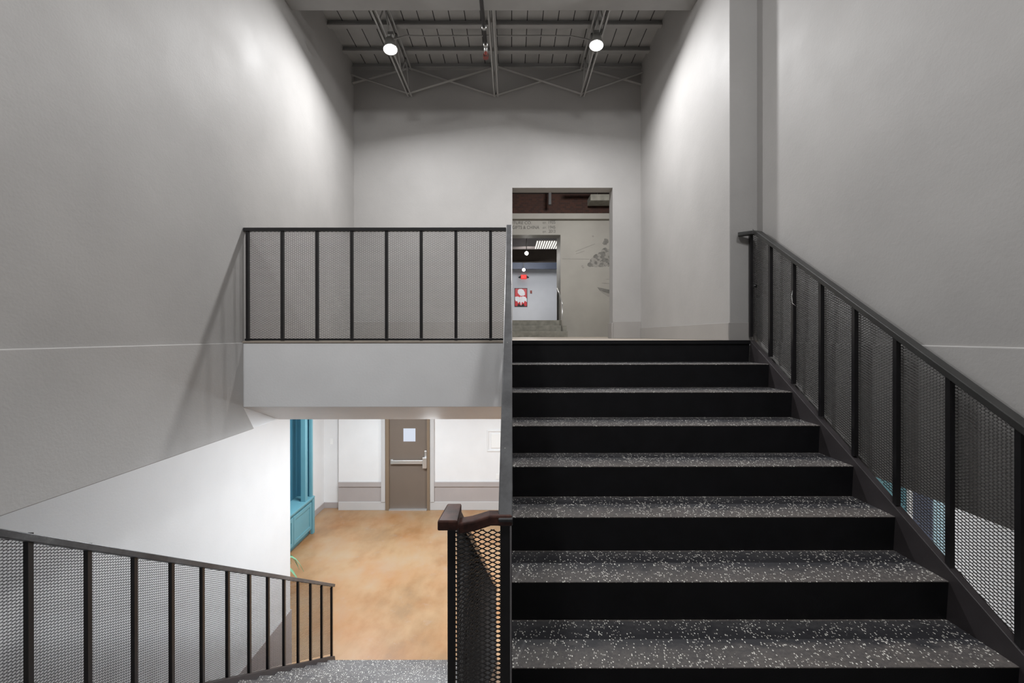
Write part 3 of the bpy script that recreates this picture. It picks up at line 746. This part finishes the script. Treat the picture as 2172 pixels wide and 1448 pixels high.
# conduit under the boards between the two spotlights
b = MB()
pts = [(-1.38, 5.25, 5.06), (-1.25, 5.42, 5.22), (-1.05, 5.62, 5.345), (-0.8, 5.66, 5.375), (0.55, 5.66, 5.375), (0.75, 5.60, 5.33), (0.92, 5.35, 5.12)]
b.tube(pts, 0.009, 8)
tag(b.build('conduit', M['ceil_steel'], smooth=True), 'thin grey conduit under the roof boards linking the two spotlights', 'conduit')

def spotlight(x, y, z, ztop, label, aim, power, size=1.0):
    ztop = z + (ztop - z) / size
    s = empty('ceiling_spotlight', (x, y, z)); s.scale = (size,) * 3; tag(s, label, 'spotlight', 'round ceiling spotlights')
    q = (Vector(aim)).normalized(); Mq = q.to_track_quat('-Z', 'Y').to_matrix().to_4x4()
    b = MB(); b.tube([(0, 0.02, ztop - z), (0, 0.02, 0.12)], 0.011, 8); b.box((-0.03, -0.005, ztop - z - 0.03), (0.03, 0.045, ztop - z)); b.build('stem', M['galv'], s, smooth=False)
    b = MB(); prof = [(0.03, 0.14), (0.045, 0.135), (0.05, 0.09), (0.078, 0.015), (0.080, 0.0), (0.074, 0.0), (0.072, 0.008), (0.0, 0.008)]
    sg = 24; vs = [(r_ * math.cos(2 * math.pi * k / sg), r_ * math.sin(2 * math.pi * k / sg), z_) for r_, z_ in prof for k in range(sg)]
    fs = [(i * sg + k, i * sg + (k + 1) % sg, (i + 1) * sg + (k + 1) % sg, (i + 1) * sg + k) for i in range(len(prof) - 1) for k in range(sg)]; fs.append(tuple(range(sg)))
    b.add(vs, fs); h = b.build('lamp_housing', M['galv'], s, smooth=True); h.matrix_local = Mq
    b = MB(); n = 24; b.add([(0.073 * math.cos(2 * math.pi * k / n), 0.073 * math.sin(2 * math.pi * k / n), 0.002) for k in range(n)] + [(0, 0, -0.008)], [(k, n, (k + 1) % n) for k in range(n)])
    l = b.build('lamp_lens', M['lens'], s, smooth=True); l.matrix_local = Mq
    ld = bpy.data.lights.new('spotlight_beam', 'AREA'); ld.energy = power; ld.shape = 'DISK'; ld.size = 0.146 * size; ld.color = (0.99, 0.99, 1.0)
    lo = bpy.data.objects.new('spotlight_beam', ld); COL.objects.link(lo)
    lo.matrix_world = Matrix.Translation(Vector((x, y, z)) + q * 0.012 * size) @ Mq
    return s
spotlight(-1.335, 5.02, 4.80, 5.0, 'round glowing spotlight hanging from the left joist', (0.12, -0.20, -0.97), 64)
spotlight(0.935, 5.0, 4.83, 5.0, 'round glowing spotlight hanging from the right joist', (-0.10, -0.20, -0.97), 64)
spotlight(-1.15, 0.3, 5.22, 5.47, 'assumed unseen lamp above the middle landing, enlarged to soften shadows, left of the viewer', (0.0, 0.42, -0.9), 56, 3.0)  # assumed lamp out of view, enlarged to soften its shadows
spotlight(0.95, 0.3, 5.22, 5.47, 'assumed unseen lamp above the middle landing, enlarged to soften shadows, right of the viewer', (0.0, 0.42, -0.9), 54, 3.0)  # second assumed lamp overhead, enlarged the same way

# ------------------------------------------------------------------ beyond the doorway
YM = 14.3
def mx(px, y=YM): return (px - 1085.2) * LS * y
def mz(py, y=YM): return CAM.z - (py - 711.5) * LS * y
OX = mx(1189); OZ = mz(498); YG = 15.5; Z_G = 2.12; YGB = 22.0
b = MB(); b.box((OX, YM, 1.3), (6.6, YG, 5.42)); b.box((-5, YM, OZ), (OX, YM + 0.5, 5.42)); b.box((-5, YM, 1.3), (-1.6, YG, OZ))
b.box((-5, YM, 5.42), (6.6, YM + 0.4, 6.3), 1)
mw = struct('wall_mural', b, [M['mural_wall'], M['brick']])
b = MB(); b.box((-5, 6.65, 1.6), (-2.0, YM, 6.3)); struct('wall_mural_left', b, [M['mural_wall']])
b = MB(); b.box((5.0, 6.65, 1.6), (6.6, YM, 6.3)); struct('wall_mural_right', b, [M['mural_wall']])
b = MB(); b.box((-5, 6.65, 6.1), (6.6, YM + 0.2, 6.3)); struct('ceiling_mural_room', b, [M['dark_deck']])
b = MB(); b.box((-5, 13.6, 1.2), (6.6, 15.6, 1.6)); struct('floor_mural_room', b, [M['concrete_pale']])
b = MB(); b.box((-4.9, YM - 0.16, mz(464, YM - .16)), (5.0, YM, mz(455))); tag(b.build('ledge_beam', M['mural_wall'], bevel=0.01), 'pale horizontal ledge beam above the mural, below the brick', 'beam')
b = MB(); b.tube([(1.6, 13.4, 5.93), (4.9, 13.4, 5.93)], 0.05, 12); tag(b.build('roof_pipe', M['galv'], smooth=True), 'shiny pipe under the dark roof, top right inside the doorway', 'pipe')
dc = empty('air_duct', (3.6, 13.8, 5.7)); tag(dc, 'grey duct in front of the brick, top right inside the doorway', 'duct')
b = MB(); b.box((2.35, 13.5, 5.66), (4.9, 14.1, 5.85)); rel(dc, b, 'duct_body', M['concrete'], bevel=0.02)
for x in (2.6, 3.9):
    b = MB(); b.box((x, 13.78, 5.85), (x + 0.03, 13.8, 6.1)); rel(dc, b, 'strap', M['galv'])
b = MB(); b.box((1.12, 13.7, 5.6), (1.2, 13.8, 6.1)); tag(b.build('pipe_hanger', M['dark_deck']), 'small hanger strap in front of the dark brick', 'hanger')
# mural: foliage clumps and hull-like strokes painted on the wall
b = MB(); rnd = random.Random(3)
def blob(cx, cy, r, mi=0):
    n = 9; y = YM - 0.003 - rnd.random() * 0.002; a0 = rnd.random() * 6
    vs = [(cx + r * (0.65 + 0.5 * rnd.random()) * math.cos(a0 + 2 * math.pi * k / n), y, cy + 0.8 * r * (0.65 + 0.5 * rnd.random()) * math.sin(a0 + 2 * math.pi * k / n)) for k in range(n)]
    b.add(vs + [(x_, YM, z_) for x_, _, z_ in vs], [tuple(range(n))] + [(k, n + k, n + (k + 1) % n, (k + 1) % n) for k in range(n)], mi)
for i in range(270):
    px = 1250 + 75 * rnd.random(); py = 562 - 34 * rnd.random() ** 1.3 * min(1, (px - 1244) / 36)
    blob(mx(px), mz(py), 0.045 + 0.05 * rnd.random(), 0 if rnd.random() < 0.6 else 1)
for i in range(14): blob(mx(1281 + 9 * rnd.random()), mz(508 + 10 * rnd.random()), 0.05)
for cx, cy in ((1258, 501), (1235, 564), (1237, 567)): blob(mx(cx), mz(cy), 0.035, 1)
b.prism_y([(mx(1267), mz(609)), (mx(1330), mz(622)), (mx(1330), mz(628)), (mx(1290), mz(622)), (mx(1272), mz(616))], YM - 0.004, YM)
b.prism_y([(mx(1272), mz(617)), (mx(1290), mz(622.5)), (mx(1330), mz(628.5)), (mx(1330), mz(634)), (mx(1290), mz(629))], YM - 0.003, YM, 1)
for (p, q) in (((1193, 548.5), (1250, 549.5)), ((1221, 533), (1262, 517)), ((1222, 538), (1240, 532)), ((1277, 600), (1330, 603)), ((1286, 592), (1330, 591))):
    b.bar([(mx(p[0]), YM - 0.003, mz(p[1])), (mx(q[0]), YM - 0.003, mz(q[1]))], 0.004, 0.014, 1)
mu = rel(mw, b, 'mural', [M['mural_ink'], M['mural_pale']]); mu['label'] = 'faded grey painted tree and strokes'
def lettering(txt, px0, py, h_px, width_px, m, name='lettering'):
    cu = bpy.data.curves.new(name, 'FONT'); cu.body = txt; cu.size = 1.0; cu.extrude = 0.004
    t = bpy.data.objects.new(name, cu); COL.objects.link(t)
    bpy.context.view_layer.update()
    me = bpy.data.meshes.new_from_object(t.evaluated_get(bpy.context.evaluated_depsgraph_get()))
    bpy.data.objects.remove(t)
    xs = [v.co.x for v in me.vertices]; ysv = [v.co.y for v in me.vertices]
    kx = (width_px * LS * YM) / (max(xs) - min(xs)); ky = (h_px * LS * YM) / (max(ysv) - min(ysv)); x0 = min(xs); y0 = min(ysv)
    for v in me.vertices: v.co = Vector(((v.co.x - x0) * kx, v.co.z, (v.co.y - y0) * ky))
    me.materials.clear(); me.materials.append(m); me.update()
    o = bpy.data.objects.new(name, me); COL.objects.link(o); o.location = (mx(px0), YM - 0.002, mz(py)); o.parent = mw
    return o
lettering('FURNITURE CO.', 1064, 475.5, 6.2, 64, M['ink_dark'])
lettering('GIFTS & CHINA', 1087, 485.5, 6.8, 57, M['ink_dark'])
for yy, tt in ((474.5, '1935'), (485, '1945'), (493.5, '2013')):
    lettering('EST.', 1151.5, yy, 3.6, 8, M['mural_ink']); lettering(tt, 1164, yy, 6.4, 14, M['ink_dark'])

# concrete steps up into the gallery
cs_ = empty('concrete_steps', (0, 13.7, Z_UP)); tag(cs_, 'grey concrete steps beyond the doorway up to the gallery', 'steps')
for i in range(3):
    b = MB(); b.box((-1.6, 13.45 + 0.29 * i, Z_UP if i == 0 else Z_UP + 0.173 * i), (OX + 0.12 if i < 2 else OX, 15.0 if i == 2 else YM, Z_UP + 0.173 * (i + 1)))
    rel(cs_, b, 'step', M['concrete'], bevel=0.01)
pr = empty('pipe_handrail', (1.53, 13.6, Z_UP)); tag(pr, 'thin pale metal handrail on the right of the concrete steps', 'handrail')
b = MB(); b.tube([(1.52, 13.62, 2.585), (1.52, 14.95, 3.20), (1.52, 15.2, 3.20)], 0.021, 10); rel(pr, b, 'rail', M['chrome'], smooth=True)
b = MB(); b.tube([(1.52, 13.62, Z_UP + 0.17), (1.52, 13.62, 2.585)], 0.019, 10); rel(pr, b, 'post', M['chrome'], smooth=True)
b = MB(); b.tube([(1.52, 14.95, Z_G), (1.52, 14.95, 3.20)], 0.019, 10); rel(pr, b, 'post', M['pipe_black'], smooth=True)
# gallery
b = MB(); b.box((-5, 15.0, 1.9), (6.6, YGB, Z_G)); struct('floor_gallery', b, [M['concrete']])
b = MB(); b.box((-5, YGB, 1.9), (6.6, YGB + 0.2, 5.6)); struct('wall_gallery_back', b, [M['gallery_wall']])
b = MB(); b.box((-5, 14.5, 1.9), (-2.6, YGB, 5.6)); struct('wall_gallery_left', b, [M['gallery_wall']])
b = MB(); b.box((2.6, YG, 1.9), (6.6, YGB, 5.6)); struct('wall_gallery_right', b, [M['gallery_wall']])
b = MB(); b.box((-5, 14.6, 5.3), (6.6, YGB, 5.5)); struct('ceiling_gallery', b, [M['gallery_steel']])
for y, z0, z1, m, t_ in ((17.5, 4.47, 4.95, 'gallery_steel', 'brown grey beam crossing the gallery ceiling before the first lamp'), (20.9, 4.70, 5.05, 'blue_steel', 'blue grey beam crossing the gallery ceiling at the far wall')):
    b = MB(); b.box((-2.6, y - 0.09, z0), (2.6, y + 0.09, z0 + 0.02)); b.box((-2.6, y - 0.01, z0), (2.6, y + 0.01, z1)); b.box((-2.6, y - 0.09, z1 - 0.02), (2.6, y + 0.09, z1))
    tag(b.build('gallery_beam', M[m]), t_, 'beam')
M['skylit'] = emit('daylit_corrugated_sheet', (235, 232, 225), 1.3)
sk = empty('corrugated_skylight', (1.5, 18.3, 5.25)); tag(sk, 'bright ribbed skylight sheet in gallery ceiling', 'skylight')
for i in range(12):
    b = MB(); x = 0.98 + 0.094 * i; b.box((x, 17.5, 5.27), (x + 0.045, 19.0, 5.29)); rel(sk, b, 'rib', M['skylit'])
for i in range(2):
    pass
def small_lamp(x, y, z, label):
    s = empty('gallery_spotlight', (x, y, z)); tag(s, label, 'spotlight', 'gallery spotlights')
    lamp_area('gallery_lamp_light', (x, y - 0.05, z - 0.06), (x + 0.2, y - 0.3, z - 1), 0.12, 26, (1, 0.97, 0.93))
    b = MB(); b.tube([(0, 0.05, 5.3 - z), (0, 0.05, 0.06)], 0.014, 8); b.build('stem', M['galv'], s)
    b = MB(); b.tube([(0, 0.12, 0.02), (0, -0.02, 0.0)], [0.04, 0.075], 16); b.build('lamp_housing', M['galv'], s)
    b = MB(); b.tube([(0, -0.02, 0.0), (0, -0.035, -0.001)], [0.07, 0.055], 16); b.build('lamp_lens', M['lens'], s)
small_lamp(mx(1117, 16.8), 16.8, mz(537, 16.8), 'nearer and higher glowing lamp in gallery beyond doorway')
small_lamp(mx(1111, 20.3), 20.3, mz(572, 20.3), 'farther and lower glowing lamp in gallery beyond doorway')
def gx(px): return mx(px, YGB)
def gz(py): return mz(py, YGB)
ex = empty('exit_sign', (gx(1111), YGB, gz(587))); tag(ex, 'red glowing exit sign on the gallery wall', 'exit sign')
b = MB(); b.box((gx(1105) , YGB - 0.06, gz(591.5)), (gx(1117), YGB, gz(583))); rel(ex, b, 'sign_face', M['exit'], bevel=0.01)
for sx in (-1, 1):
    b = MB(); cx = gx(1111) + sx * 0.19
    b.prism_y([(cx - sx * 0.06, gz(590)), (cx - sx * 0.06, gz(584)), (cx + sx * 0.06, gz(587.5)), (cx + sx * 0.06, gz(589))], YGB - 0.05, YGB); rel(ex, b, 'lamp_head', M['black_matte'])
def gtext(txt, cx, z0, h, wd, y, m, parent):
    cu = bpy.data.curves.new('lettering', 'FONT'); cu.body = txt; cu.extrude = 0.002
    t = bpy.data.objects.new('lettering', cu); COL.objects.link(t); bpy.context.view_layer.update()
    me = bpy.data.meshes.new_from_object(t.evaluated_get(bpy.context.evaluated_depsgraph_get())); bpy.data.objects.remove(t)
    xs = [v.co.x for v in me.vertices]; ysv = [v.co.y for v in me.vertices]
    for v in me.vertices: v.co = Vector((cx - wd / 2 + (v.co.x - min(xs)) * wd / (max(xs) - min(xs)), y + v.co.z, z0 + (v.co.y - min(ysv)) * h / (max(ysv) - min(ysv))))
    me.materials.clear(); me.materials.append(m)
    o = bpy.data.objects.new('lettering', me); COL.objects.link(o); o.parent = parent; o.matrix_parent_inverse = Matrix.Translation(-Vector(parent.location))
M['exit_text'] = emit('exit_letters', (255, 120, 110), 1.0)
gtext('EXIT', gx(1111), gz(590), 0.13, 0.22, YGB - 0.063, M['exit_text'], ex)
# picture: generic white bloom on red
ar = empty('framed_picture', (gx(1105), YGB, gz(631))); tag(ar, 'framed picture of a white shape on a red ground, on gallery wall', 'picture')
ax0, ax1, az0, az1 = gx(1091.5), gx(1118.5), gz(650), gz(611)
b = MB(); b.box((ax0, YGB - 0.04, az0), (ax1, YGB - 0.002, az1)); rel(ar, b, 'frame', M['black_matte'])
b = MB(); b.box((ax0 + 0.025, YGB - 0.045, az0 + 0.025), (ax1 - 0.025, YGB - 0.04, az1 - 0.025)); rel(ar, b, 'canvas', M['art_red'])
b = MB(); c0 = (ax0 + ax1) / 2; hh = az1 - az0
Y0, Y1 = YGB - 0.049, YGB - 0.045
P = lambda pts: b.prism_y([(c0 + u * 0.30, az1 - v * hh) for u, v in pts], Y0, Y1)
P([(-0.5, 0.12), (-0.3, 0.05), (0.1, 0.04), (0.4, 0.1), (0.62, 0.22), (0.66, 0.36), (0.5, 0.40), (0.2, 0.42), (-0.05, 0.42), (-0.35, 0.33), (-0.52, 0.26)])
P([(-0.95, 0.47), (-0.5, 0.45), (-0.15, 0.50), (-0.15, 0.72), (-0.45, 0.82), (-0.6, 0.70), (-0.82, 0.72), (-0.95, 0.62)])
P([(0.95, 0.58), (0.7, 0.47), (0.3, 0.44), (0.12, 0.48), (0.15, 0.74), (0.45, 0.82), (0.62, 0.68), (0.95, 0.76)])
P([(-0.13, 0.46), (0.1, 0.46), (0.14, 0.76), (0.02, 0.96), (-0.13, 0.76)])
rel(ar, b, 'painted_shape', M['art_white'])
b = MB(); b.prism_y([(c0 - 0.17, az0 + 0.026), (c0 + 0.17, az0 + 0.026), (c0 + 0.13, az0 + hh * 0.17), (c0, az0 + hh * 0.05), (c0 - 0.13, az0 + hh * 0.17)], YGB - 0.048, YGB - 0.045); rel(ar, b, 'painted_base', M['black_matte'])
b = MB(); b.box((gx(1124.5), YGB - 0.04, gz(622)), (gx(1128.5), YGB, gz(616))); b.disc_y(((gx(1124.5) + gx(1128.5)) / 2, gz(619)), 0.03, YGB - 0.05, YGB - 0.04)
tag(b.build('fire_alarm', M['red'], bevel=0.004), 'small red fire alarm on gallery wall, right of the picture', 'fire alarm')
